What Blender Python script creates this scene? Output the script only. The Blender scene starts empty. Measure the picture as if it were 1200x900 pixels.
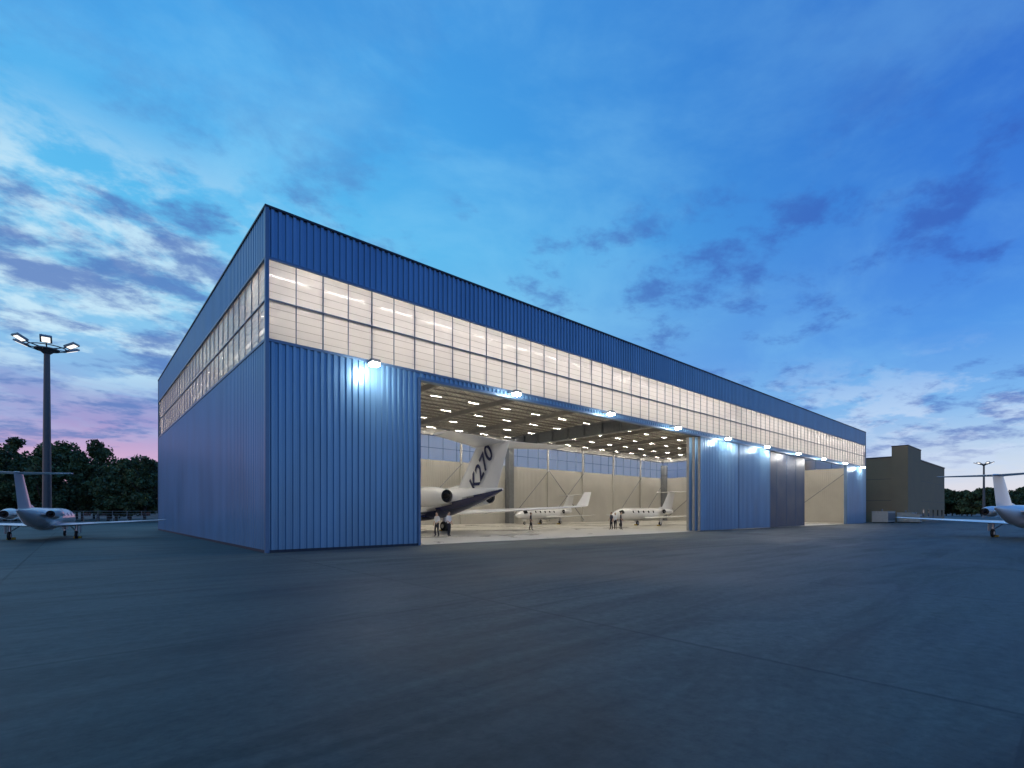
import bpy, math, random
import numpy as np
from mathutils import Vector, Matrix
random.seed(7); np.random.seed(7)
S = bpy.context.scene
S.view_settings.view_transform='Standard'; S.view_settings.look='None'; S.view_settings.exposure=0

def lin(r,g,b):
    f=lambda c:(c/255/12.92) if c/255<=0.04045 else ((c/255+0.055)/1.055)**2.4
    return (f(r),f(g),f(b),1)

# ---------------- materials ----------------
def nn(nt,t,**k):
    n=nt.nodes.new(t)
    for a,b in k.items(): setattr(n,a,b)
    return n
def pmat(name,col,rough=0.5,metal=0.0,var=0.0,scale=3.0,bump=0.0,bscale=20,emit=None,es=0,coat=0,stretch=(1,1,1)):
    m=bpy.data.materials.new(name); m.use_nodes=True; nt=m.node_tree
    b=nt.nodes['Principled BSDF']
    b.inputs['Base Color'].default_value=(*col[:3],1)
    b.inputs['Roughness'].default_value=rough; b.inputs['Metallic'].default_value=metal
    b.inputs['Coat Weight'].default_value=coat
    tc=nn(nt,'ShaderNodeTexCoord'); mp=nn(nt,'ShaderNodeMapping'); mp.inputs['Scale'].default_value=stretch
    nt.links.new(tc.outputs['Object'],mp.inputs[0])
    if var>0:
        n=nn(nt,'ShaderNodeTexNoise'); n.inputs['Scale'].default_value=scale; n.inputs['Detail'].default_value=6
        nt.links.new(mp.outputs[0],n.inputs['Vector'])
        r=nn(nt,'ShaderNodeMapRange'); r.inputs[1].default_value=.3; r.inputs[2].default_value=.7
        r.inputs[3].default_value=1-var; r.inputs[4].default_value=1+var
        nt.links.new(n.outputs['Fac'],r.inputs[0])
        mx=nn(nt,'ShaderNodeVectorMath',operation='SCALE'); mx.inputs[0].default_value=col[:3]
        nt.links.new(r.outputs[0],mx.inputs['Scale']); nt.links.new(mx.outputs[0],b.inputs['Base Color'])
        r2=nn(nt,'ShaderNodeMapRange'); r2.inputs[1].default_value=.3; r2.inputs[2].default_value=.7
        r2.inputs[3].default_value=max(0.02,rough*(1-var)); r2.inputs[4].default_value=min(1,rough*(1+var))
        nt.links.new(n.outputs['Fac'],r2.inputs[0]); nt.links.new(r2.outputs[0],b.inputs['Roughness'])
    if bump>0:
        n=nn(nt,'ShaderNodeTexNoise'); n.inputs['Scale'].default_value=bscale; n.inputs['Detail'].default_value=5
        nt.links.new(mp.outputs[0],n.inputs['Vector'])
        bp=nn(nt,'ShaderNodeBump'); bp.inputs['Strength'].default_value=bump; bp.inputs['Distance'].default_value=.02
        nt.links.new(n.outputs['Fac'],bp.inputs['Height']); nt.links.new(bp.outputs[0],b.inputs['Normal'])
    if emit:
        b.inputs['Emission Color'].default_value=(*emit[:3],1); b.inputs['Emission Strength'].default_value=es
    return m

M={}
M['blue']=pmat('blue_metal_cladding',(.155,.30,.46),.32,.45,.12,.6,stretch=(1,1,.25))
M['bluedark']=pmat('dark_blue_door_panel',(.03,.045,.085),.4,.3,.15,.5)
M['trim']=pmat('blue_trim',(.11,.19,.30),.4,.3,.05)
M['coping']=pmat('dark_coping',(.02,.03,.05),.5,.3,.05)
M['beige']=pmat('beige_liner_panel',(.53,.51,.46),.55,0,.06,.5)
M['beigedark']=pmat('door_edge_steel',(.30,.28,.25),.5,.2,.1)
M['steel']=pmat('grey_painted_steel',(.20,.21,.22),.5,.1,.08)
M['ceil']=pmat('ceiling_deck',(.62,.60,.54),.7,0,.06,.8)
M['joist']=pmat('roof_joist',(.33,.31,.28),.6,0,.08)
M['addshade']=pmat('added_lamp_louvre',(.8,.79,.76),.5,0,.02)  # added louvres that screen the bright tubes from the side
M['mull']=pmat('window_mullion',(.20,.24,.3),.5,.2,.05)
M['bar']=pmat('window_cross_bar',(.52,.47,.43),.6,0,.05)
M['fix']=pmat('led_fixture',(.9,.9,.9),.5,emit=(1,.93,.80),es=420)
M['addwash']=pmat('added_washer_lens',(.9,.9,.9),.5,emit=(1,.93,.87),es=62)  # glow of added strip lamps that brighten the window bands from inside
M['addwash2']=pmat('added_washer_lens_dim',(.9,.9,.9),.5,emit=(1,.90,.78),es=16)  # weaker version of the added strips, for the side band
M['lampglass']=pmat('lamp_lens',(.9,.9,.9),.3,emit=(1,.97,.9),es=90)
M['lampbody']=pmat('lamp_housing',(.25,.26,.27),.45,.5,.05)
M['pole']=pmat('galvanised_pole',(.10,.105,.11),.5,.4,.1)
M['white']=pmat('white_aircraft_paint',(.78,.78,.78),.22,0,.03,1,coat=.4)
M['navy']=pmat('navy_aircraft_paint',(.015,.02,.08),.25,0,.05,1,coat=.4)
M['glass']=pmat('dark_glass',(.01,.012,.015),.06,0,.02)
M['dark']=pmat('dark_metal',(.015,.015,.017),.45,.5,.1)
M['metal']=pmat('bare_metal',(.5,.5,.52),.3,.9,.1)
M['tyre']=pmat('rubber_tyre',(.02,.02,.02),.8,0,.1)
M['yellow']=pmat('yellow_chock',(.6,.4,.03),.5,0,.1)
M['brown']=pmat('brown_render_wall',(.29,.20,.11),.85,0,.12,.3,bump=.3)
M['greywall']=pmat('grey_cladding_wall',(.22,.21,.2),.7,0,.1,.4)
M['equip']=pmat('grey_equipment',(.40,.38,.34),.6,.1,.1)
M['bark']=pmat('bark',(.05,.04,.03),.9,0,.3,4)
M['skin']=pmat('skin',(.50,.32,.22),.55,0,.05)
M['hair']=pmat('dark_hair',(.03,.02,.015),.6,0,.2)
M['shirt']=pmat('white_shirt',(.72,.72,.72),.8,0,.06,6)
M['shirt2']=pmat('dark_jacket',(.04,.045,.07),.8,0,.1,6)
M['trous']=pmat('dark_trousers',(.02,.02,.028),.85,0,.1,6)
M['shoe']=pmat('black_shoe',(.012,.012,.012),.4,0,.1)
M['eyew']=pmat('eye',(.05,.04,.03),.2)
M['wire']=pmat('warm_floodlight_lens',(.9,.9,.9),.3,emit=(1,.95,.88),es=1.5)
M['fence']=pmat('fence_steel',(.3,.3,.3),.6,.5,.1)

m=bpy.data.materials.new('foliage'); m.use_nodes=True; nt=m.node_tree; b=nt.nodes['Principled BSDF']
g=nn(nt,'ShaderNodeNewGeometry'); n=nn(nt,'ShaderNodeTexNoise'); n.inputs['Scale'].default_value=.5; n.inputs['Detail'].default_value=5
nt.links.new(g.outputs['Position'],n.inputs['Vector'])
cr=nn(nt,'ShaderNodeValToRGB'); cr.color_ramp.elements[0].position=.35; cr.color_ramp.elements[0].color=(.025,.04,.014,1)
cr.color_ramp.elements[1].position=.7; cr.color_ramp.elements[1].color=(.11,.15,.045,1)
nt.links.new(n.outputs['Fac'],cr.inputs[0]); nt.links.new(cr.outputs[0],b.inputs['Base Color']); b.inputs['Roughness'].default_value=.7
M['leaf']=m

def glazing(name,trans_col,clear,glossmix):
    m=bpy.data.materials.new(name); m.use_nodes=True; nt=m.node_tree; nt.nodes.clear()
    o=nn(nt,'ShaderNodeOutputMaterial'); tl=nn(nt,'ShaderNodeBsdfTranslucent'); tl.inputs[0].default_value=(*trans_col,1)
    df=nn(nt,'ShaderNodeBsdfDiffuse'); df.inputs[0].default_value=(.6,.58,.55,1)
    tr=nn(nt,'ShaderNodeBsdfTransparent'); tr.inputs[0].default_value=(.95,.93,.9,1)
    gl=nn(nt,'ShaderNodeBsdfGlossy'); gl.inputs['Roughness'].default_value=.15
    tc=nn(nt,'ShaderNodeTexCoord'); no=nn(nt,'ShaderNodeTexNoise'); no.inputs['Scale'].default_value=.35; no.inputs['Detail'].default_value=3
    nt.links.new(tc.outputs['Object'],no.inputs['Vector'])
    mr=nn(nt,'ShaderNodeMapRange'); mr.inputs[1].default_value=.3; mr.inputs[2].default_value=.7; mr.inputs[3].default_value=clear*.6; mr.inputs[4].default_value=clear*1.4
    nt.links.new(no.outputs['Fac'],mr.inputs[0])
    a=nn(nt,'ShaderNodeMixShader'); a.inputs[0].default_value=.08; nt.links.new(tl.outputs[0],a.inputs[1]); nt.links.new(df.outputs[0],a.inputs[2])
    c=nn(nt,'ShaderNodeMixShader'); nt.links.new(mr.outputs[0],c.inputs[0]); nt.links.new(a.outputs[0],c.inputs[1]); nt.links.new(tr.outputs[0],c.inputs[2])
    fr=nn(nt,'ShaderNodeFresnel'); fr.inputs[0].default_value=1.45
    mu=nn(nt,'ShaderNodeMath',operation='MULTIPLY'); mu.inputs[1].default_value=glossmix; nt.links.new(fr.outputs[0],mu.inputs[0])
    d=nn(nt,'ShaderNodeMixShader'); nt.links.new(mu.outputs[0],d.inputs[0]); nt.links.new(c.outputs[0],d.inputs[1]); nt.links.new(gl.outputs[0],d.inputs[2])
    nt.links.new(d.outputs[0],o.inputs[0]); return m
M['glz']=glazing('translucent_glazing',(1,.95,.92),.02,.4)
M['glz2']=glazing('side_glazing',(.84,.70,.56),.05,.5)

def ground_mat(name,c1,c2,rough,joint,jw,warm=False):
    m=bpy.data.materials.new(name); m.use_nodes=True; nt=m.node_tree; b=nt.nodes['Principled BSDF']
    g=nn(nt,'ShaderNodeNewGeometry')
    n=nn(nt,'ShaderNodeTexNoise'); n.inputs['Scale'].default_value=.12; n.inputs['Detail'].default_value=9; n.inputs['Roughness'].default_value=.65; n.inputs['Distortion'].default_value=.6
    nt.links.new(g.outputs['Position'],n.inputs['Vector'])
    cr=nn(nt,'ShaderNodeValToRGB'); cr.color_ramp.elements[0].position=.35; cr.color_ramp.elements[0].color=(*c1,1); cr.color_ramp.elements[1].position=.66; cr.color_ramp.elements[1].color=(*c2,1)
    nt.links.new(n.outputs['Fac'],cr.inputs[0])
    n2=nn(nt,'ShaderNodeTexNoise'); n2.inputs['Scale'].default_value=6; n2.inputs['Detail'].default_value=10; n2.inputs['Roughness'].default_value=.8
    nt.links.new(g.outputs['Position'],n2.inputs['Vector'])
    r=nn(nt,'ShaderNodeMapRange'); r.inputs[1].default_value=.3;r.inputs[2].default_value=.7;r.inputs[3].default_value=.55 if not warm else .85;r.inputs[4].default_value=1.45 if not warm else 1.1
    nt.links.new(n2.outputs['Fac'],r.inputs[0])
    sc=nn(nt,'ShaderNodeVectorMath',operation='SCALE'); nt.links.new(cr.outputs[0],sc.inputs[0]); nt.links.new(r.outputs[0],sc.inputs['Scale'])
    br=nn(nt,'ShaderNodeTexBrick'); br.offset=0; br.inputs['Scale'].default_value=1; br.inputs['Brick Width'].default_value=joint; br.inputs['Row Height'].default_value=joint
    br.inputs['Mortar Size'].default_value=jw; br.inputs['Mortar Smooth'].default_value=.3
    br.inputs['Color1'].default_value=(1,1,1,1); br.inputs['Color2'].default_value=(.84,.84,.84,1); br.inputs['Mortar'].default_value=(.5,.5,.5,1)
    nt.links.new(g.outputs['Position'],br.inputs['Vector'])
    mu=nn(nt,'ShaderNodeVectorMath',operation='MULTIPLY'); nt.links.new(sc.outputs[0],mu.inputs[0]); nt.links.new(br.outputs['Color'],mu.inputs[1])
    last=mu.outputs[0]
    if not warm:
        n3=nn(nt,'ShaderNodeTexNoise'); n3.inputs['Scale'].default_value=.5; n3.inputs['Detail'].default_value=8; n3.inputs['Roughness'].default_value=.65; n3.inputs['Distortion'].default_value=1.5
        mp=nn(nt,'ShaderNodeMapping'); mp.inputs['Scale'].default_value=(.22,1.3,1); mp.inputs['Rotation'].default_value=(0,0,.12)
        nt.links.new(g.outputs['Position'],mp.inputs[0]); nt.links.new(mp.outputs[0],n3.inputs['Vector'])
        r3=nn(nt,'ShaderNodeMapRange'); r3.inputs[1].default_value=.42;r3.inputs[2].default_value=.62;r3.inputs[3].default_value=1.1;r3.inputs[4].default_value=.62
        nt.links.new(n3.outputs['Fac'],r3.inputs[0])
        s3=nn(nt,'ShaderNodeVectorMath',operation='SCALE'); nt.links.new(last,s3.inputs[0]); nt.links.new(r3.outputs[0],s3.inputs['Scale']); last=s3.outputs[0]
    nt.links.new(last,b.inputs['Base Color'])
    r2=nn(nt,'ShaderNodeMapRange'); r2.inputs[1].default_value=.3;r2.inputs[2].default_value=.7;r2.inputs[3].default_value=rough*.75;r2.inputs[4].default_value=rough*1.25
    nt.links.new(n.outputs['Fac'],r2.inputs[0]); nt.links.new(r2.outputs[0],b.inputs['Roughness'])
    bp=nn(nt,'ShaderNodeBump'); bp.inputs['Strength'].default_value=.5 if not warm else .1; bp.inputs['Distance'].default_value=.02
    nt.links.new(n2.outputs['Fac'],bp.inputs['Height']); nt.links.new(bp.outputs[0],b.inputs['Normal'])
    b.inputs['Specular IOR Level'].default_value=.3
    return m
M['apron']=ground_mat('apron_concrete',(.050,.060,.053),(.115,.125,.106),.6,7.6,.04)
M['floor']=ground_mat('hangar_floor_concrete',(.52,.49,.43),(.60,.57,.50),.3,6.0,.012,True)

# ---------------- mesh builder ----------------
class MB:
    def __init__(s): s.v=[]; s.f=[]; s.mi=[]; s.mats=[]
    def mid(s,m):
        m=M[m]
        if m not in s.mats: s.mats.append(m)
        return s.mats.index(m)
    def add(s,vs,fs,m):
        o=len(s.v); k=s.mid(m); s.v+= [tuple(v) for v in vs]
        for f in fs: s.f.append(tuple(i+o for i in f)); s.mi.append(k)
    def box(s,a,b,m,mat=None):
        x0,y0,z0=a;x1,y1,z1=b
        vs=[Vector(p) for p in [(x0,y0,z0),(x1,y0,z0),(x1,y1,z0),(x0,y1,z0),(x0,y0,z1),(x1,y0,z1),(x1,y1,z1),(x0,y1,z1)]]
        if mat: vs=[mat@v for v in vs]
        s.add(vs,[(0,3,2,1),(4,5,6,7),(0,1,5,4),(1,2,6,5),(2,3,7,6),(3,0,4,7)],m)
    def tube(s,p,q,r0,r1,m,n=12,cap=True):
        p=Vector(p);q=Vector(q);d=(q-p).normalized()
        a=d.orthogonal().normalized(); c=d.cross(a)
        vs=[];
        for pt,r in((p,r0),(q,r1)):
            for i in range(n):
                t=2*math.pi*i/n; vs.append(pt+r*(math.cos(t)*a+math.sin(t)*c))
        fs=[(i,(i+1)%n,n+(i+1)%n,n+i) for i in range(n)]
        if cap: fs+= [tuple(range(n))[::-1],tuple(range(n,2*n))]
        s.add(vs,fs,m)
    def loft(s,rings,m,cap=True,matf=None):
        n=len(rings[0]); vs=[p for r in rings for p in r]; o=len(s.v); s.v+=[tuple(v) for v in vs]
        k=s.mid(m)
        for j in range(len(rings)-1):
            for i in range(n):
                f=(j*n+i,j*n+(i+1)%n,(j+1)*n+(i+1)%n,(j+1)*n+i)
                mm=k
                if matf:
                    c=sum((Vector(vs[q]) for q in f),Vector())/4; r=matf(c)
                    if r: mm=s.mid(r)
                s.f.append(tuple(q+o for q in f)); s.mi.append(mm)
        if cap:
            s.f.append(tuple(o+i for i in range(n))[::-1]); s.mi.append(k)
            s.f.append(tuple(o+(len(rings)-1)*n+i for i in range(n))); s.mi.append(k)
    def obj(s,name,parent=None,smooth=False,bevel=0):
        me=bpy.data.meshes.new(name); me.from_pydata(s.v,[],s.f); 
        for m in s.mats: me.materials.append(m)
        me.polygons.foreach_set('material_index',s.mi)
        if smooth: me.shade_smooth()
        me.update()
        o=bpy.data.objects.new(name,me); S.collection.objects.link(o)
        if parent: o.parent=parent
        if smooth:
            md=o.modifiers.new('e','EDGE_SPLIT'); md.split_angle=math.radians(40)
        if bevel: 
            md=o.modifiers.new('b','BEVEL'); md.width=bevel; md.segments=2
        return o
def empty(name,loc=(0,0,0),rz=0):
    e=bpy.data.objects.new(name,None); S.collection.objects.link(e); e.location=loc; e.rotation_euler=(0,0,rz); e.empty_display_size=.5; return e

# ---------------- ground ----------------
g=MB(); R=3000
g.add([(-R,-R,0),(R,-R,0),(R,R,0),(-R,R,0)],[(0,1,2,3)],'apron'); g.obj('apron_ground')

# ---------------- hangar ----------------
L=91.4; W=37.6; H=14.9; ZB0=9.2; ZB1=12.75; OT=8.9
hg=empty('aircraft_hangar')
f=MB(); f.add([(0.02,0.02,.004),(L-.02,0.02,.004),(L-.02,W-.02,.004),(.02,W-.02,.004)],[(0,1,2,3)],'floor'); f.obj('floor_slab',hg)

def corr(mb,p0,d,nrm,length,z0,z1,m,pitch=.305,depth=.07,rib=.12):
    pts=[];x=0
    sl=.028
    while x<length-1e-6:
        for dx,h in((0,0),(pitch-rib-2*sl,0),(pitch-rib-sl,depth),(pitch-sl,depth)):
            if x+dx<length: pts.append((x+dx,h))
        x+=pitch
    pts.append((length,0))
    vs=[];fs=[]
    for (a,h) in pts:
        q=Vector(p0)+Vector(d)*a+Vector(nrm)*h
        vs.append((q.x,q.y,z0)); vs.append((q.x,q.y,z1))
    for i in range(len(pts)-1): fs.append((2*i,2*i+2,2*i+3,2*i+1))
    mb.add(vs,fs,m)
X=(1,0,0);Y=(0,1,0)
ext=MB()
corr(ext,(0,0,0),X,(0,-1,0),7.44,0,ZB0,'blue')
corr(ext,(7.44,0,0),X,(0,-1,0),L-7.44,OT,ZB0,'blue')
corr(ext,(0,0,0),X,(0,-1,0),L,ZB1,H,'blue')
corr(ext,(81.3,0,0),X,(0,-1,0),L-81.3,0,OT,'blue')
corr(ext,(0,0,0),Y,(-1,0,0),W,0,ZB0,'blue'); corr(ext,(0,0,0),Y,(-1,0,0),W,ZB1,H,'blue')
corr(ext,(L,0,0),Y,(1,0,0),W,0,ZB0,'blue'); corr(ext,(L,0,0),Y,(1,0,0),W,ZB1,H,'blue')
corr(ext,(0,W,0),X,(0,1,0),L,0,ZB0,'blue'); corr(ext,(0,W,0),X,(0,1,0),L,ZB1,H,'blue')
ext.obj('corrugated_walls',hg)
t=.3
ln=MB()
def cl(*a): corr(*a,depth=.04)
cl(ln,(t,t,0),X,(0,1,0),7.44-t,0.004,ZB0,'beige'); cl(ln,(7.44,t,0),X,(0,1,0),L-7.44-t,OT,ZB0,'beige')
cl(ln,(81.3,t,0),X,(0,1,0),L-81.3-t,.004,OT,'beige')
cl(ln,(t,t,0),Y,(1,0,0),W-2*t,0.004,ZB0,'beige'); cl(ln,(L-t,t,0),Y,(-1,0,0),W-2*t,0.004,ZB0,'beige')
cl(ln,(t,W-t,0),X,(0,-1,0),L-2*t,0.004,ZB0,'beige')
for (a,b,c,d) in((t,t,L-t,t+.01),(t,W-t-.01,L-t,W-t)): ln.box((a,b,ZB1),(c,d,14.2),'beige')
for (a,b,c,d) in((t,t,t+.01,W-t),(L-t-.01,t,L-t,W-t)): ln.box((a,b,ZB1),(c,d,14.2),'beige')
ln.obj('interior_liner',hg)
tr=MB()
def ring(z0,z1,o,m):
    tr.box((-o,-o,z0),(L+o,.02,z1),m); tr.box((-o,W-.02,z0),(L+o,W+o,z1),m)
    tr.box((-o,.02,z0),(.02,W-.02,z1),m); tr.box((L-.02,.02,z0),(L+o,W-.02,z1),m)
ring(H,H+.09,.11,'coping'); ring(ZB0-.06,ZB0+.06,.095,'trim'); ring(ZB1-.06,ZB1+.05,.095,'trim')
for (cx,cy) in((0,0),(L,0),(0,W),(L,W)):
    sx=-1 if cx==0 else 1; sy=-1 if cy==0 else 1
    x0,x1=sorted((cx-.06*sx,cx+.09*sx)); y0,y1=sorted((cy-.06*sy,cy+.09*sy))
    for za,zb in((0,ZB0-.06),(ZB0+.06,ZB1-.06),(ZB1+.05,H)): tr.box((x0,y0,za),(x1,y1,zb),'trim')
tr.box((7.42,-.09,0.003),(7.55,t,OT-.005),'trim'); tr.box((7.44,-.105,OT-.12),(81.3,t+.02,OT+.02),'trim')
tr.box((81.2,-.09,.003),(81.34,t,OT-.125),'trim')
tr.box((0.10,-.080,0),(7.4,-.073,.12),'coping'); tr.box((-.080,0.10,0),(-.073,W,.12),'coping')
tr.obj('trims_and_coping',hg)
rf=MB(); rf.box((.03,.03,14.2),(L-.03,W-.03,14.5),'ceil'); rf.obj('roof_deck',hg)
js=MB()
y=1.2
while y<W-.8:
    js.box((t,y-.05,13.62),(L-t,y+.05,13.70),'joist'); js.box((t,y-.05,14.08),(L-t,y+.05,14.19),'joist')
    x=.9
    while x<L-1.2:
        a=Vector((x,y,13.66));b=Vector((x+.6,y,14.12));c=Vector((x+1.2,y,13.66))
        js.tube(a,b,.022,.022,'joist',4,False); js.tube(b,c,.022,.022,'joist',4,False); x+=1.2
    y+=1.52
for i in range(1,10):
    x=i*9.14
    if abs(x-45.7)<.1: continue
    js.box((x-.13,t,13.1),(x+.13,W-t,13.15),'joist'); js.box((x-.02,t,13.15),(x+.02,W-t,13.6),'joist'); js.box((x-.13,t,13.6),(x+.13,W-t,13.615),'joist')
js.obj('roof_joists',hg)
gd=MB()
gd.box((45.35,t,12.0),(46.05,W-t,12.06),'steel'); gd.box((45.65,t,12.06),(45.75,W-t,13.5),'steel'); gd.box((45.35,t,13.5),(46.05,W-t,13.6),'steel')
for yy in np.arange(3,W-1,3.0): gd.box((45.37,yy,12.06),(46.03,yy+.03,13.5),'steel')
for (cx,cy,w) in((45.7,W-.9,1.0),(L-.9,W-.9,1.0),(.8,W-.9,.6),(L-.9,1.0,.7),(45.7,2.2,1.0)):
    gd.box((cx-w/2,cy-w/2,.004),(cx+w/2,cy-w/2+.06,12.0),'steel'); gd.box((cx-w/2,cy+w/2-.06,.004),(cx+w/2,cy+w/2,12.0),'steel'); gd.box((cx-w*.35,cy-w/2+.06,.004),(cx+w*.35,cy+w/2-.06,12.0),'steel')
for i in range(1,10):
    x=i*9.14
    if i==5: continue
    gd.box((x-.12,W-.62,.004),(x+.12,W-.36,13.1),'beige')
def brace(a,b): gd.tube(a,b,.06,.06,'steel',6)
for x0 in (45.7,54.84,27.4,73.1,82.3):
    brace((x0,W-.7,.3),(x0+9.14,W-.7,8.9)); 
    if x0 in(54.84,): brace((x0+9.14,W-.75,.3),(x0,W-.75,8.9))
brace((L-.6,W-1,.3),(L-.6,W-12,8.9)); brace((L-.6,2,8.9),(L-.6,13,.3))
gd.obj('steel_frame',hg)
fx=MB(); fb=MB()
for i in range(20):
    for j in range(7):
        cx=2.4+i*4.55; cy=3.2+j*5.2
        if abs(cx-45.7)<.9: continue
        fx.add([(cx-.62,cy-.03,13.28),(cx-.62,cy+.03,13.28),(cx+.62,cy+.03,13.28),(cx+.62,cy-.03,13.28)],[(0,1,2,3)],'fix')
        fb.box((cx-.66,cy-.07,13.285),(cx+.66,cy+.07,13.36),'lampbody')
        # added louvres below the tube, hiding its glare from low angles
        fb.box((cx-.66,cy-.07,13.232),(cx+.66,cy-.06,13.284),'addshade'); fb.box((cx-.66,cy+.06,13.232),(cx+.66,cy+.07,13.284),'addshade')
        for k in range(12):
            xx=cx-.64+k*.116; fb.box((xx-.004,cy-.059,13.232),(xx+.004,cy+.059,13.278),'addshade')
        for s in(-.5,.5): fb.tube((cx+s,cy,13.36),(cx+s,cy,13.62),.01,.01,'lampbody',4)
def added_washer(p,d,nrm,m):  # added strip lamp, put in to light the glazing from within
    p=Vector(p);d=Vector(d);n=Vector(nrm); a=(n*.62+Vector((0,0,-.78))).normalized(); u=a.cross(d).normalized()
    hw=.07; q=[p-d*1.0-u*hw,p+d*1.0-u*hw,p+d*1.0+u*hw,p-d*1.0+u*hw]
    fx.add(q,[(0,1,2,3)],m)
    mt=Matrix(((d.x,u.x,-a.x,p.x),(d.y,u.y,-a.y,p.y),(d.z,u.z,-a.z,p.z),(0,0,0,1)))
    fb.box((-1.03,-.09,.005),(1.03,.09,.08),'lampbody',mt)
    fb.box((-1.03,-.09,-.06),(1.03,-.08,.004),'lampbody',mt); fb.box((-1.03,.08,-.06),(1.03,.09,.004),'lampbody',mt)
for i in range(30):
    x=1.6+i*3.04
    added_washer((x,2.7,13.25),X,(0,-1,0),'addwash'); added_washer((x,W-2.7,13.25),X,(0,1,0),'addwash')
for i in range(12):
    yy=2.2+i*3.04
    added_washer((2.7,yy,13.25),Y,(-1,0,0),'addwash2'); added_washer((L-2.7,yy,13.25),Y,(1,0,0),'addwash')
fx.obj('led_tubes_and_added_washers',hg); fb.obj('light_housings_and_added_parts',hg)  # ceiling tubes together with the added window-lighting strips
def band(p0,d,nrm,length,m,name):
    p0=Vector(p0);d=Vector(d);nrm=Vector(nrm)
    gz=MB(); a=p0+d*.06; b=p0+d*(length-.06)
    gz.add([(a.x,a.y,ZB0+.06),(b.x,b.y,ZB0+.06),(b.x,b.y,ZB1-.06),(a.x,a.y,ZB1-.06)],[(0,1,2,3)],m); gz.obj(name+'_glazing',hg)
    mu=MB(); n=round(length/1.203); st=length/n
    def bx(s0,s1,z0,z1,o0,o1,mm):
        q=p0+d*s0+nrm*o0; r=p0+d*s1+nrm*o1
        mu.box((min(q.x,r.x),min(q.y,r.y),z0),(max(q.x,r.x),max(q.y,r.y),z1),mm)
    zm=(ZB0+ZB1)/2
    for i in range(1,n): bx(i*st-.022,i*st+.022,ZB0+.06,ZB1-.06,.012,.04,'mull')
    bx(.07,length-.07,zm-.03,zm+.03,.008,.05,'mull')
    for k in range(1,5):
        for zb in(ZB0,zm):
            z=zb+k*(zm-ZB0)/5; bx(.07,length-.07,z-.009,z+.009,.003,.010,'bar')
    for i in range(0,n+1,2): bx(max(.03,i*st-.03),min(length-.03,i*st+.03),ZB0+.06,ZB1-.06,-.10,-.03,'mull')
    bx(.07,length-.07,zm-.03,zm+.03,-.10,-.02,'mull')
    mu.obj(name+'_mullions',hg)
band((0,0,0),X,(0,-1,0),L,'glz','front_window_band')
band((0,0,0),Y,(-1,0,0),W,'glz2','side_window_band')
band((L,0,0),Y,(1,0,0),W,'glz','end_window_band')
band((0,W,0),X,(0,1,0),L,'glz','back_window_band')
dr=MB()
def leaf(x0,x1,y0,m):
    corr(dr,(x0,y0,0),X,(0,-1,0),x1-x0,.06,OT-.13,m)
    dr.box((x0,y0+.004,.05),(x1,y0+.2,OT-.13),'beigedark')
    corr(dr,(x0,y0+.205,0),X,(0,1,0),x1-x0,.06,OT-.13,'beige')
leaf(37.3,53,.02,'blue'); leaf(37.0,45,.42,'blue'); leaf(36.7,45,.82,'blue')
for yy in(.02,.42,.82):
    x0={.02:37.3,.42:37.0,.82:36.7}[yy]
    dr.box((x0-.05,yy-.02,.05),(x0-.001,yy+.22,OT-.13),'beigedark')
for x in(45.1,53.0): dr.box((x-.04,-.06,.06),(x+.04,.0,OT-.13),'trim')
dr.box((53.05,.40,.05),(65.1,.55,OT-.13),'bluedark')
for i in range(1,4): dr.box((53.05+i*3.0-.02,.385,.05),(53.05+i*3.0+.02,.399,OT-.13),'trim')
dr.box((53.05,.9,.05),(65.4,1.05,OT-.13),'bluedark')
dr.box((7.6,.0,.0041),(81.2,.06,.02),'beigedark')
dr.obj('sliding_doors',hg)
wl=MB(); 
for k in range(10):
    x=4.57+9.14*k
    wl.box((x-.06,-.7,9.02),(x+.06,-.05,9.1),'lampbody'); wl.box((x-.22,-1.0,8.92),(x+.22,-.64,9.08),'lampbody')
    wl.box((x-.19,-1.0,8.78),(x+.19,-.62,8.918),'lampglass')
    ld=bpy.data.lights.new('wall_lamp_light','POINT'); ld.energy=170; ld.color=(1,.95,.86); ld.shadow_soft_size=.15
    lo=bpy.data.objects.new('wall_lamp_light',ld); lo.location=(x,-1.0,8.55); lo.parent=hg; S.collection.objects.link(lo)
wl.obj('wall_lamps',hg)

# ---------------- annex building ----------------
ab=MB()
ab.box((104.6,-3.1,0),(142,22,11.7),'brown'); ab.box((104.45,-3.25,0),(115.5,-.9,13.6),'brown')
ab.box((104.4,-3.3,13.6),(115.6,-.85,13.75),'coping'); ab.box((104.5,-.85,11.7),(142.1,22.1,11.9),'coping'); ab.box((115.65,-3.2,11.7),(142.1,-.86,11.9),'coping')
ab.box((L+.5,8,0),(104.4,30,11.0),'greywall'); ab.box((L+.4,7.9,11.0),(104.45,30,11.2),'coping')
for i in range(5): ab.box((118+i*5,-3.13,0 if i==2 else 1.0),(119.3+i*5,-3.1,2.3),'glass'); 
for z in(3.9,7.8): ab.box((115.6,-3.11,z),(142,-3.1,z+.05),'coping'); ab.box((104.59,-.8,z),(104.6,22,z+.05),'coping')
ab.obj('brown_service_building')
def equip(name,x,y,w,d,h):
    q=MB(); q.box((x,y,.15),(x+w,y+d,h),'equip')
    for i in range(int(w/.25)): q.box((x+.1+i*.25,y-.03,.4),(x+.2+i*.25,y,h-.2),'steel')
    q.box((x-.05,y-.05,h),(x+w+.05,y+d+.05,h+.06),'equip')
    for a in(.2,w-.5): q.box((x+a,y+.1,0),(x+a+.3,y+d-.1,.15),'dark')
    q.tube((x+w*.3,y+d*.5,h+.06),(x+w*.3,y+d*.5,h+.4),.12,.12,'steel',10)
    q.obj(name,bevel=.02)
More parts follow.
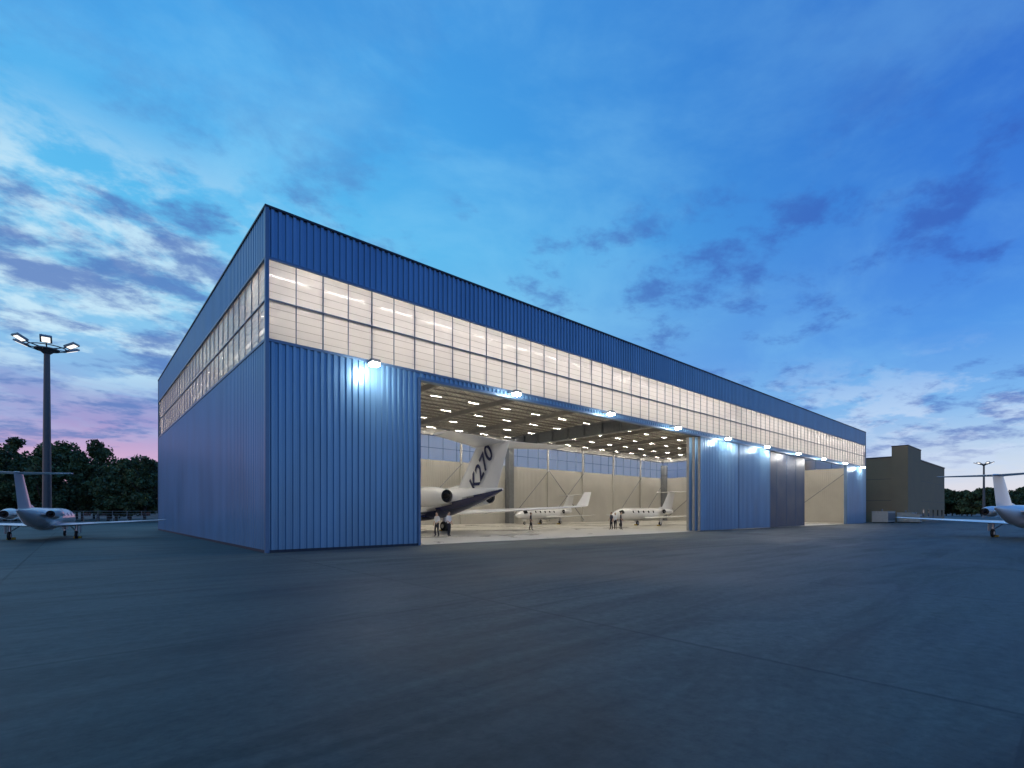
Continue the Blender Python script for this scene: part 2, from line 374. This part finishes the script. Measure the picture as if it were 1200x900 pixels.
equip('utility_container',94,-2.5,5.0,2.2,1.9); equip('utility_container',100.2,-4.5,4.0,2.0,1.7); equip('utility_container',97.5,-6.0,2.0,1.3,1.4)
fr=MB()
for i in range(14):
    fr.tube((93+i*1.0,-7.5,0),(93+i*1.0,-7.5,1.1),.03,.03,'fence',6)
for z in(.4,.75,1.1): fr.tube((93,-7.5,z),(106,-7.5,z),.025,.025,'fence',6)
fr.obj('guard_rail')

def P(px,t):
    u=(px-600)/581
    return (-6.15+t*(.659+.752*u), -23.06+t*(.752-.659*u))

# ---------------- flood light masts ----------------
def mast(loc):
    e=empty('floodlight_mast',(loc[0],loc[1],0),math.radians(20))
    q=MB(); q.tube((0,0,0),(0,0,.5),.55,.5,'steel',16); q.tube((0,0,.5),(0,0,18.0),.38,.24,'pole',16); q.tube((0,0,17.7),(0,0,18.1),.26,.7,'pole',16)
    q.tube((0,0,18.1),(0,0,18.22),1.0,1.0,'pole',20)
    q.box((-.62,-.2,1),(-.4,.2,1.8),'steel')
    q.obj('pole',e,smooth=True)
    h=MB(); g2=MB()
    for i in range(6):
        a=math.radians(60*i+10); c=Vector((math.cos(a),math.sin(a),0))
        h.tube((0,0,18.22),c*1.9+Vector((0,0,18.5)),.06,.05,'pole',8)
        rm=Matrix.Translation(c*2.2+Vector((0,0,18.6)))@Matrix.Rotation(a,4,'Z')@Matrix.Rotation(math.radians(-24),4,'Y')
        h.box((-.5,-.45,0),(.5,.45,.18),'lampbody',rm); g2.box((-.36,-.31,-.03),(.36,.31,-.002),'wire',rm)
        for z in(-.3,.0,.3): h.box((-.45,z-.02,.18),(.45,z+.02,.26),'lampbody',rm)
    n=24
    for i in range(n):
        a=2*math.pi*i/n;b=2*math.pi*(i+1)/n
        h.tube((1.5*math.cos(a),1.5*math.sin(a),18.35),(1.5*math.cos(b),1.5*math.sin(b),18.35),.05,.05,'pole',6)
    h.obj('lamp_head',e); g2.obj('lenses',e)
mast(P(55,50)); mast(P(1153,170))

# ---------------- jets ----------------
def airfoil(le,chord,th,nrm):
    le=Vector(le); nrm=Vector(nrm).normalized(); pts=[]
    prof=[(0,0),(.03,.3),(.12,.46),(.3,.5),(.55,.38),(.8,.17),(1,.02)]
    for x,h in prof: pts.append(le+Vector((-x*chord,0,0))+nrm*h*th*chord)
    for x,h in prof[::-1][:-1]: pts.append(le+Vector((-x*chord,0,0))-nrm*h*th*chord)
    return pts
def jet(name,loc,head,Lf,span,ht,big=False,roll=0):
    e=empty(name,(loc[0],loc[1],loc[2] if len(loc)>2 else .004),head)
    R=Lf*.048 if big else Lf*.056
    zc=R+ (1.15 if big else .75)*Lf/ (28 if big else 14)
    fs=[(0,.06,.75),(.03,.2,.66),(.08,.38,.52),(.16,.64,.32),(.24,.86,.14),(.32,.97,.03),(.38,1,0),(.76,1,0),(.82,.97,-.02),(.87,.88,-.07),(.91,.74,-.14),(.945,.57,-.22),(.975,.37,-.30),(.993,.18,-.35),(1,.04,-.37)]
    N=32; rings=[]
    A=np.array(fs); xs=np.unique(np.concatenate([np.linspace(0,1,90),A[:,0],np.linspace(.85,1,20)]))
    def fr(x): return np.interp(x,A[:,0],A[:,1])*R, zc+np.interp(x,A[:,0],A[:,2])*R
    for x in xs:
        r,z=fr(x)
        rings.append([(x*Lf,r*math.cos(2*math.pi*i/N),z+r*math.sin(2*math.pi*i/N)) for i in range(N)])
    def mf(c):
        x=c.x/Lf; r,z=fr(x); s=(c.z-z)/max(r,1e-3)
        if .865<x<.912 and .22<s<.86 and not abs(c.y)<.03*R: return 'glass'
        if big:
            line=-.62+ max(0,(.34-x))*2.2
            if s<line and s<.3 : return 'navy'
            if line<s<line+.09 and x<.9: return 'metal'
    q=MB(); q.loft(rings,'white',True,mf)
    nw=8 if big else 5
    for i in range(nw):
        xw=Lf*(.42+.40*i/nw)
        for sd in(1,-1):
            ang=math.radians(22)
            c=Vector((xw,sd*R*math.cos(ang)*1.003,zc+R*math.sin(ang))); n2=Vector((0,sd*math.cos(ang),math.sin(ang))); up=Vector((0,-sd*math.sin(ang),math.cos(ang)))
            w=.028*Lf/2*(.7 if big else .8); hh=w*.72 if big else w*1.05
            pts=[c+n2*.006+Vector((1,0,0))*w*math.cos(k*math.pi/6)+up*hh*math.sin(k*math.pi/6) for k in range(12)]
            q.add(pts,[tuple(range(12))],'glass')
    rr=[]
    for x,k in((.30,.2),(.34,.75),(.40,1),(.50,1),(.56,.7),(.60,.2)):
        rr.append([(x*Lf,R*.85*k*math.cos(2*math.pi*i/16),zc-R*.62+R*.5*k*math.sin(2*math.pi*i/16)) for i in range(16)])
    q.loft(rr,'navy' if big else 'white')
    q.obj('fuselage',e,smooth=True)
    w=MB()
    hs=span/2
    for sd in(1,-1):
        zr=zc-R*.72; cr=Lf*.215; ct=Lf*.065; sw=hs*(.60 if big else .28); x0=Lf*.56
        secs=[]
        for k in(0,.25,.5,.75,.93):
            c=cr+(ct-cr)*(k**.8); secs.append(airfoil((x0-sw*k,sd*hs*k,zr+hs*k*.055),c,.12-.03*k,(0,0,1)))
        c=ct; k=.93; zt=zr+hs*.055*k
        wl_h=Lf*.055
        for k2,dy,dz,nr in((.2,.045,.06,.35),(.5,.062,.4,1.2),(1,.085,1,1.35)):
            cc=ct*(1-.5*k2)
            secs.append(airfoil((x0-sw*k-ct*.45*k2-Lf*.01,sd*(hs*k+hs*dy),zt+wl_h*dz),cc,.08,(0,-sd*math.sin(nr),math.cos(nr))))
        if not big: secs=secs[:6]
        w.loft(secs,'white')
    xf=Lf*.20; zf=zc+R*.5; fh=ht-zf; swp=fh*.78; c0=Lf*.20; c1=Lf*.12
    if big: c0=Lf*.19; c1=Lf*.14
    secs=[airfoil((xf-swp*k+.02*Lf,0,zf+fh*k),c0+(c1-c0)*k,.09,(0,1,0)) for k in(0,.33,.66,1)]
    w.loft(secs,'white')
    w.loft([airfoil((xf+.11*Lf,0,zc+R*.75),Lf*.16,.04,(0,1,0)),airfoil((xf+.015*Lf,0,zf+fh*.22),Lf*.08,.05,(0,1,0))],'white')
    ts=span*.36/2
    xt=xf-swp+.02*Lf+.01*Lf
    for sd in(1,-1):
        secs=[airfoil((xt-ts*.5*k,sd*ts*k,ht+.02*k),c1*(1-.5*k),.09,(0,0,1)) for k in(0,.5,1)]
        w.loft(secs,'white')
    w.loft([[(xt+.02*Lf-x*c1*1.25,.06*Lf/10*r*math.cos(a*math.pi/4),ht+.06*Lf/10*r*math.sin(a*math.pi/4)) for a in range(8)] for x,r in((0,.2),(.1,.8),(.5,1),(.9,.6),(1,.1))],'white')
    w.obj('wings_and_tail',e,smooth=True)
    en=MB(); er=R*(.62 if big else .5); el=Lf*(.16 if big else .145); ex=Lf*.15
    for sd in(1,-1):
        yc=sd*(R*.95+er*1.05); ze=zc+R*.42
        prof=[(0,.62),(.06,.70),(.3,.9),(.6,1),(.85,.98),(.97,.88),(1,.80),(.985,.74),(.9,.70)]
        en.loft([[(ex+x*el,yc+er*r*math.cos(2*math.pi*i/24),ze+er*r*math.sin(2*math.pi*i/24)) for i in range(24)] for x,r in prof],'white',False,
                lambda c:'metal' if c.x>ex+.965*el else None)
        for xx,r in((.9,.71),(.04,.60)):
            en.add([(ex+xx*el,yc+er*r*math.cos(2*math.pi*i/24),ze+er*r*math.sin(2*math.pi*i/24)) for i in range(24)],[tuple(range(24))],'dark')
        en.tube((ex+.9*el,yc,ze),(ex+1.0*el,yc,ze),er*.25,.01,'metal',12); en.tube((ex+.04*el,yc,ze),(ex-.1*el,yc,ze),er*.32,.02,'dark',12)
        en.tube((ex+.03*el,yc,ze),(ex-.0*el,yc,ze),er*.64,er*.6,'dark',24,False)
        y0,y1=sorted((sd*R*.5,yc)); en.box((ex+.2*el,y0,ze-.05*R),(ex+.8*el,y1,ze+.08*R),'white')
    en.obj('engines',e,smooth=True)
    gr=MB(); wr=Lf*(.0165 if big else .021); wt=wr*.55
    def wheel(x,y,r):
        gr.loft([[(x+rr*math.cos(2*math.pi*i/20),y+yy,r+rr*math.sin(2*math.pi*i/20)) for i in range(20)] for yy,rr in((-wt*.5,r*.7),(-wt*.42,r*.95),(-wt*.2,r),(wt*.2,r),(wt*.42,r*.95),(wt*.5,r*.7))],'tyre')
        gr.tube((x,y-wt*.53,r),(x,y+wt*.53,r),r*.45,r*.45,'metal',12)
    gx=Lf*.42; gt=span*.085 if big else span*.12
    for sd in(1,-1):
        if big: wheel(gx,sd*gt-wt*.65,wr); wheel(gx,sd*gt+wt*.65,wr)
        else: wheel(gx,sd*gt,wr)
        gr.tube((gx,sd*gt,wr),(gx+.1,sd*gt,zc-R*.6),.07*Lf/14,.09*Lf/14,'metal',10)
        gr.tube((gx,sd*gt,wr*1.8),(gx+.5,sd*gt*.7,zc-R*.6),.03*Lf/14,.03*Lf/14,'metal',8)
        gr.box((gx-.2,sd*(gt+wt*1.3)-.015,wr*1.5),(gx+.35,sd*(gt+wt*1.3)+.015,zc-R*.7),'white')
    nx=Lf*.86
    for s in((-.6,.6) if big else (0,)): wheel(nx,s*wt,wr*.75)
    gr.tube((nx,0,wr*.7),(nx+.05,0,zc-R*.7),.06*Lf/14,.07*Lf/14,'metal',10)
    gr.box((nx-.3,.12,zc-R*1.25),(nx+.3,.14,zc-R*.8),'white'); gr.box((nx-.3,-.14,zc-R*1.25),(nx+.3,-.12,zc-R*.8),'white')
    for sd in(1,-1):
        gr.box((gx+wr+.02,sd*gt-.2,0),(gx+wr+.2,sd*gt+.2,.14),'yellow')
    gr.obj('landing_gear',e,smooth=True)
    if big:
        cu=bpy.data.curves.new('tail_lettering','FONT'); cu.body='K270'; cu.size=fh*.46; cu.shear=.25; cu.extrude=.004; cu.offset=.028; cu.align_x='CENTER'; cu.align_y='CENTER'
        cu.materials.append(M['navy'])
        o=bpy.data.objects.new('tail_lettering',cu); S.collection.objects.link(o); o.parent=e
        d=Vector((-.62,0,.78)).normalized(); n3=Vector((0,1,0)); u3=n3.cross(d)
        k=.48; cx=xf-swp*k+.02*Lf-(c0+(c1-c0)*k)*.50
        mt=Matrix(((d.x,u3.x,n3.x,cx),(d.y,u3.y,n3.y,(c0+(c1-c0)*k)*.047+.03),(d.z,u3.z,n3.z,zf+fh*k),(0,0,0,1)))
        o.matrix_local=mt
    return e
jet('business_jet',(17.2,4.6),math.radians(90),27.5,31,6.9,True)
c=P(650,77); jet('business_jet',(c[0]+4,c[1]-0),math.radians(188),14,15,4.5)
c=P(768,68); jet('business_jet',(c[0]+3.5,c[1]-.5),math.radians(180),14,14.5,4.6)
c=P(20,28); jet('business_jet',(c[0],c[1]),math.radians(80),12.4,13.6,4.0)
c=P(1166,31); jet('business_jet',(c[0],c[1]),math.radians(-12),13.5,15,4.1)

# ---------------- people ----------------
def skinmesh(verts,edges,rad,root=0):
    me=bpy.data.meshes.new('sk'); me.from_pydata(verts,edges,[]); o=bpy.data.objects.new('sk',me); S.collection.objects.link(o)
    o.modifiers.new('s','SKIN'); sv=me.skin_vertices[0].data
    for i,r in enumerate(rad): sv[i].radius=(r,r) if not isinstance(r,tuple) else r; sv[i].use_root=(i==root)
    s=o.modifiers.new('ss','SUBSURF'); s.levels=1; s.render_levels=1
    dg=bpy.context.evaluated_depsgraph_get(); ev=o.evaluated_get(dg).to_mesh()
    vs=[tuple(v.co) for v in ev.vertices]; fs=[tuple(p.vertices) for p in ev.polygons]
    bpy.data.objects.remove(o); return vs,fs
def person(loc,rz,top='shirt',ht=1.75,step=0.0,armL=0,armR=0):
    V=[(0,0,.96),(0,0,1.14),(0,.01,1.33),(0,0,1.46),(0,.015,1.56)]
    E=[(0,1),(1,2),(2,3),(3,4)]; Rr=[(.155,.11),(.14,.10),(.165,.115),(.08,.07),(.052,.055)]
    tips=[]
    for sd,arm in((1,armL),(-1,armR)):
        b=len(V)
        el=(sd*.24,-.03+arm*.06,1.15); wr_=(sd*(.26-.10*arm),.05+arm*.22,.92+arm*.14); hd=(sd*(.265-.13*arm),.075+arm*.27,.86+arm*.16)
        V+=[(sd*.175,0,1.425),el,wr_,hd]; Rr+=[.062,.045,.03,(.036,.022)]; E+=[(2,b),(b,b+1),(b+1,b+2),(b+2,b+3)]
        tips.append((sd,Vector(wr_),Vector(hd)))
        b=len(V); st=step*sd
        V+=[(sd*.09,0,.88),(sd*.10,.03+st*.6,.50),(sd*.11,-.02+st,.09),(sd*.12,.13+st,.045)]
        Rr+=[.10,.065,.045,.042]; E+=[(0,b),(b,b+1),(b+1,b+2),(b+2,b+3)]
    vs,fs=skinmesh(V,E,Rr)
    mb=MB()
    hz=lambda c: 'shoe' if c.z<.085 else ('skin' if (abs(c.x)>.13 and c.z<1.12 and (abs(c.x)>.19 or c.y>.2)) else ('trous' if c.z<.98 else ('skin' if c.z>1.49 else top)))
    base=len(mb.v); mb.v+=vs
    for f_ in fs:
        c=sum((Vector(vs[i]) for i in f_),Vector())/len(f_); mb.f.append(tuple(i+base for i in f_)); mb.mi.append(mb.mid(hz(c)))
    for sd,w_,h_ in tips:
        d=(h_-w_).normalized(); side=Vector((0,1,0)) if abs(d.y)<.7 else Vector((0,0,1)); side=(side-d*side.dot(d)).normalized(); inn=Vector((-sd,0,0))
        for k,(o_,ln_) in enumerate(((-.027,.062),(-.009,.078),(.009,.082),(.027,.074))):
            p0=h_+side*o_; p1=p0+d*ln_*.55+inn*.004; p2=p0+d*ln_*.8+inn*.016; p3=p0+d*ln_+inn*.032
            v2,f2=skinmesh([tuple(p) for p in(p0,p1,p2,p3)],[(0,1),(1,2),(2,3)],[.0095,.009,.008,.007]); mb.add(v2,f2,'skin')
        p0=w_+d*.025+side*.02; p1=p0+side*.03+d*.025+inn*.01; p2=p1+d*.03+side*.006+inn*.012
        v2,f2=skinmesh([tuple(p) for p in(p0,p1,p2)],[(0,1),(1,2)],[.011,.010,.008]); mb.add(v2,f2,'skin')
    def ell(c,r,m):
        n=14; rings=[]
        for j in range(1,10):
            a=math.pi*j/10-math.pi/2
            rings.append([(c[0]+r[0]*math.cos(a)*math.cos(2*math.pi*i/n),c[1]+r[1]*math.cos(a)*math.sin(2*math.pi*i/n),c[2]+r[2]*math.sin(a)) for i in range(n)])
        mb.loft(rings,m)
    ell((0,.02,1.645),(.074,.093,.112),'skin'); ell((0,.0,1.675),(.080,.092,.095),'hair'); ell((0,.115,1.635),(.012,.018,.022),'skin')
    for sd in(1,-1): ell((sd*.076,.015,1.64),(.01,.02,.03),'skin'); ell((sd*.028,.105,1.658),(.011,.008,.007),'eyew')
    ell((0,.105,1.59),(.022,.008,.006),'eyew')
    s=ht/1.76
    o=mb.obj('person',smooth=False); o.data.shade_smooth(); o.location=(loc[0],loc[1],.004); o.rotation_euler=(0,0,rz); o.scale=(s,s,s)
toCam=math.radians(180-41)
person(P(512,35.5),toCam-.6,'shirt',1.76,.06,0,.6)
person(P(526,36.2),toCam+.9,'shirt',1.8,.05,.7,0)
person(P(622,48),toCam+1.4,'shirt2',1.75,.15,0,.4)
person(P(716.5,50),toCam-1.2,'shirt2',1.78,.05,.5,0)
person(P(721,50.6),toCam+.2,'shirt',1.72,.05,0,0)
person(P(727.5,50.2),toCam+1.3,'shirt2',1.8,.08,.3,.6)

# ---------------- trees ----------------
def treeline(name,spots,ls=1.0):
    mb=MB(); mb.mid('bark'); mb.mid('leaf')
    for (x,y,h,r) in spots:
        th=h*.22
        mb.tube((x,y,0),(x,y,th),.28,.2,'bark',7,False)
        for i in range(6):
            a=random.random()*6.28; rr=r*random.uniform(.3,.75)
            mb.tube((x,y,th*random.uniform(.7,1)),(x+rr*math.cos(a),y+rr*math.sin(a),h*random.uniform(.5,.85)),.13,.03,'bark',5,False)
    vs=[];
    for (x,y,h,r) in spots:
        nc=36; 
        for c in range(nc):
            a=random.random()*6.28; zz=random.uniform(.16,.97); prof=math.sin(math.pi*min(1,max(.12,(zz-.06)/.98))**.8)
            rr=r*prof*math.sqrt(random.random())
            cc=np.array([x+rr*math.cos(a),y+rr*math.sin(a),h*zz]); cr=r*random.uniform(.22,.42)
            n=110
            d=np.random.normal(size=(n,3)); d/=np.linalg.norm(d,axis=1)[:,None]; p=cc+d*cr*np.random.uniform(.35,1.05,(n,1))**.6*np.array([1,1,.75])
            a1=np.random.normal(size=(n,3)); a1/=np.linalg.norm(a1,axis=1)[:,None]; b1=np.cross(a1,np.random.normal(size=(n,3))); b1/=np.linalg.norm(b1,axis=1)[:,None]
            s=np.random.uniform(.2,.42,(n,1))*ls
            vs.append(np.stack([p-a1*s,p-b1*s*.6,p+a1*s,p+b1*s*.6],1).reshape(-1,3))
    vs=np.concatenate(vs); vs[:,2]=np.maximum(vs[:,2],.3); nq=len(vs)//4; o=len(mb.v)
    mb.v+= [tuple(v) for v in vs.tolist()]; k=mb.mid('leaf')
    mb.f+=[(o+4*i,o+4*i+1,o+4*i+2,o+4*i+3) for i in range(nq)]; mb.mi+=[k]*nq
    mb.obj(name)
sp=[]
for px in range(-160,200,15):
    t=random.uniform(92,112); x,y=P(px+random.uniform(-5,5),t); hh=(66 if px>110 else 79)+random.uniform(-14,8)
    sp.append((x,y,1.75+hh*t/581,random.uniform(3.2,4.6)))
for px in range(-150,200,20):
    t=random.uniform(120,135); x,y=P(px,t); sp.append((x,y,1.75+60*t/581,5))
treeline('tree_row',sp)
sp=[]
for px in range(1085,1330,8):
    t=random.uniform(230,260); x,y=P(px+random.uniform(-3,3),t); sp.append((x,y,1.75+random.uniform(21,29)*t/581,random.uniform(4.5,6)))
treeline('tree_row',sp,1.6)
lb=MB()
a=P(60,150)
mt=Matrix.Translation((a[0],a[1],0))@Matrix.Rotation(math.radians(-41.2),4,'Z')
lb.box((-60,0,0),(60,12,3.2),'beige',mt); lb.box((-60.4,-.4,3.2),(60.4,12.4,3.5),'coping',mt)
for i in range(20): lb.box((-57+i*6,-.04,.8),(-54+i*6,-.005,2.4),'glass',mt)
lb.obj('low_terminal_building')
pf_=MB(); a=Vector((*P(-260,86),0)); b=Vector((*P(200,86),0)); n=int((b-a).length/2.5)
for i in range(n+1):
    p=a.lerp(b,i/n); pf_.tube(p,p+Vector((0,0,2.0)),.035,.035,'fence',6)
for z in(.15,.6,1.05,1.5,1.95): pf_.tube(a+Vector((0,0,z)),b+Vector((0,0,z)),.022,.022,'fence',5)
pf_.obj('perimeter_fence')

# ---------------- world ----------------
w=bpy.data.worlds.new('World'); S.world=w; w.use_nodes=True; nt=w.node_tree; nt.nodes.clear()
out=nn(nt,'ShaderNodeOutputWorld'); bg=nn(nt,'ShaderNodeBackground'); nt.links.new(bg.outputs[0],out.inputs[0])
tc=nn(nt,'ShaderNodeTexCoord'); D=tc.outputs['Generated']
sep=nn(nt,'ShaderNodeSeparateXYZ'); nt.links.new(D,sep.inputs[0])
def math_(op,a,b=None,clamp=False):
    n=nn(nt,'ShaderNodeMath',operation=op,use_clamp=clamp)
    for i,v in enumerate((a,b)):
        if v is None: continue
        if isinstance(v,(int,float)): n.inputs[i].default_value=v
        else: nt.links.new(v,n.inputs[i])
    return n.outputs[0]
def mr(v,a,b,c=0,d=1,smooth=True):
    n=nn(nt,'ShaderNodeMapRange'); n.interpolation_type='SMOOTHSTEP' if smooth else 'LINEAR'
    nt.links.new(v,n.inputs[0]); n.inputs[1].default_value=a;n.inputs[2].default_value=b;n.inputs[3].default_value=c;n.inputs[4].default_value=d; return n.outputs[0]
def ramp(v,st):
    n=nn(nt,'ShaderNodeValToRGB')
    el=n.color_ramp.elements
    while len(el)<len(st): el.new(.5)
    for i,(p,c) in enumerate(st): el[i].position=p
    for i,(p,c) in enumerate(st): el[i].color=lin(*c)
    nt.links.new(v,n.inputs[0]); return n.outputs[0]
def mix(f,a,b,mode='MIX'):
    n=nn(nt,'ShaderNodeMix',data_type='RGBA',blend_type=mode)
    if isinstance(f,(int,float)): n.inputs[0].default_value=f
    else: nt.links.new(f,n.inputs[0])
    for i,v in((6,a),(7,b)):
        if isinstance(v,tuple): n.inputs[i].default_value=v
        else: nt.links.new(v,n.inputs[i])
    return n.outputs[2]
z=math_('MAXIMUM',sep.outputs[2],0.0)
dot=nn(nt,'ShaderNodeVectorMath',operation='DOT_PRODUCT'); nt.links.new(D,dot.inputs[0]); dot.inputs[1].default_value=(.752,-.659,0)
az=dot.outputs['Value']
left=ramp(z,[(0,(216,172,196)),(.08,(206,168,208)),(.14,(154,144,202)),(.22,(126,164,216)),(.34,(124,196,234)),(.46,(86,184,236)),(.6,(68,164,232)),(.9,(50,130,215))])
right=ramp(z,[(0,(232,224,228)),(.07,(196,214,236)),(.17,(112,174,234)),(.27,(62,140,226)),(.36,(44,118,216)),(.56,(28,96,200)),(.9,(20,78,180))])
fz=mr(az,-.32,.80)
sky=mix(fz,left,right)
den=math_('ADD',z,.16); sc=nn(nt,'ShaderNodeVectorMath',operation='DIVIDE'); nt.links.new(D,sc.inputs[0])
cb=nn(nt,'ShaderNodeCombineXYZ'); 
for i in range(3): nt.links.new(den,cb.inputs[i])
nt.links.new(cb.outputs[0],sc.inputs[1])
def noise(scale,det,rough,dist,off,st=(1,1.25,.3)):
    mp=nn(nt,'ShaderNodeMapping'); mp.inputs['Location'].default_value=off; mp.inputs['Rotation'].default_value=(0,0,.75); mp.inputs['Scale'].default_value=st
    nt.links.new(sc.outputs[0],mp.inputs[0]); n=nn(nt,'ShaderNodeTexNoise'); n.inputs['Scale'].default_value=scale; n.inputs['Detail'].default_value=det; n.inputs['Roughness'].default_value=rough; n.inputs['Distortion'].default_value=dist
    nt.links.new(mp.outputs[0],n.inputs['Vector']); return n.outputs['Fac']
big=noise(.9,3,.5,.2,(3,1,0)); fine=noise(4.6,10,.62,.1,(0,4,2))
c1=math_('ADD',math_('MULTIPLY',big,.46),math_('MULTIPLY',fine,.64))
hz=noise(1.6,8,.6,.3,(7,2,5))
pale=math_('MULTIPLY',mr(hz,.40,.70),mr(z,.05,.2)); pale=math_('MULTIPLY',pale,mr(az,-.6,.5,.48,.2))
sky=mix(pale,sky,lin(140,210,248))
pf=noise(3.4,10,.6,.15,(2,9,3))
puff=math_('MULTIPLY',mr(pf,.42,.57),mr(az,-.62,-.12,.92,0)); puff=math_('MULTIPLY',puff,mr(z,.14,.26)); puff=math_('MULTIPLY',puff,mr(z,.42,.56,1,0))
sky=mix(puff,sky,lin(196,228,246))
lowp=math_('MULTIPLY',mr(pf,.45,.60),mr(az,.1,.6,.0,.7)); lowp=math_('MULTIPLY',lowp,mr(z,.03,.08)); lowp=math_('MULTIPLY',lowp,mr(z,.13,.28,1,0))
sky=mix(lowp,sky,lin(192,212,242))
dk=mr(c1,.515,.655); dk=math_('MULTIPLY',dk,mr(z,.03,.14)); dk=math_('MULTIPLY',dk,mr(z,.44,.62,1,.15)); dk=math_('MULTIPLY',dk,mr(az,-.5,.3,.85,.72))
dcol=mix(fz,lin(74,114,186),lin(32,80,178))
sky=mix(dk,sky,dcol)
ns=nn(nt,'ShaderNodeTexSky'); ns.sky_type='NISHITA'; ns.sun_disc=False; ns.sun_elevation=math.radians(1.5); ns.sun_rotation=math.radians(-60)
nt.links.new(D,ns.inputs[0])
add=mix(.03,sky,ns.outputs[0],'ADD')
nt.links.new(add,bg.inputs[0]); bg.inputs[1].default_value=1.0

sun=bpy.data.lights.new('sun','SUN'); sun.energy=.12; sun.angle=math.radians(14); sun.color=(1,.86,.78)
so=bpy.data.objects.new('sun',sun); S.collection.objects.link(so)
so.rotation_euler=Vector((.866,-.5,-.12)).to_track_quat('-Z','Y').to_euler()

cam=bpy.data.cameras.new('camera'); co=bpy.data.objects.new('camera',cam); S.collection.objects.link(co)
co.location=(-6.15,-23.06,1.75); co.rotation_euler=(math.radians(90),0,math.radians(-41.23))
cam.sensor_width=36; cam.lens=17.43; cam.shift_y=.1254; cam.clip_end=8000; cam.clip_start=.1
S.camera=co
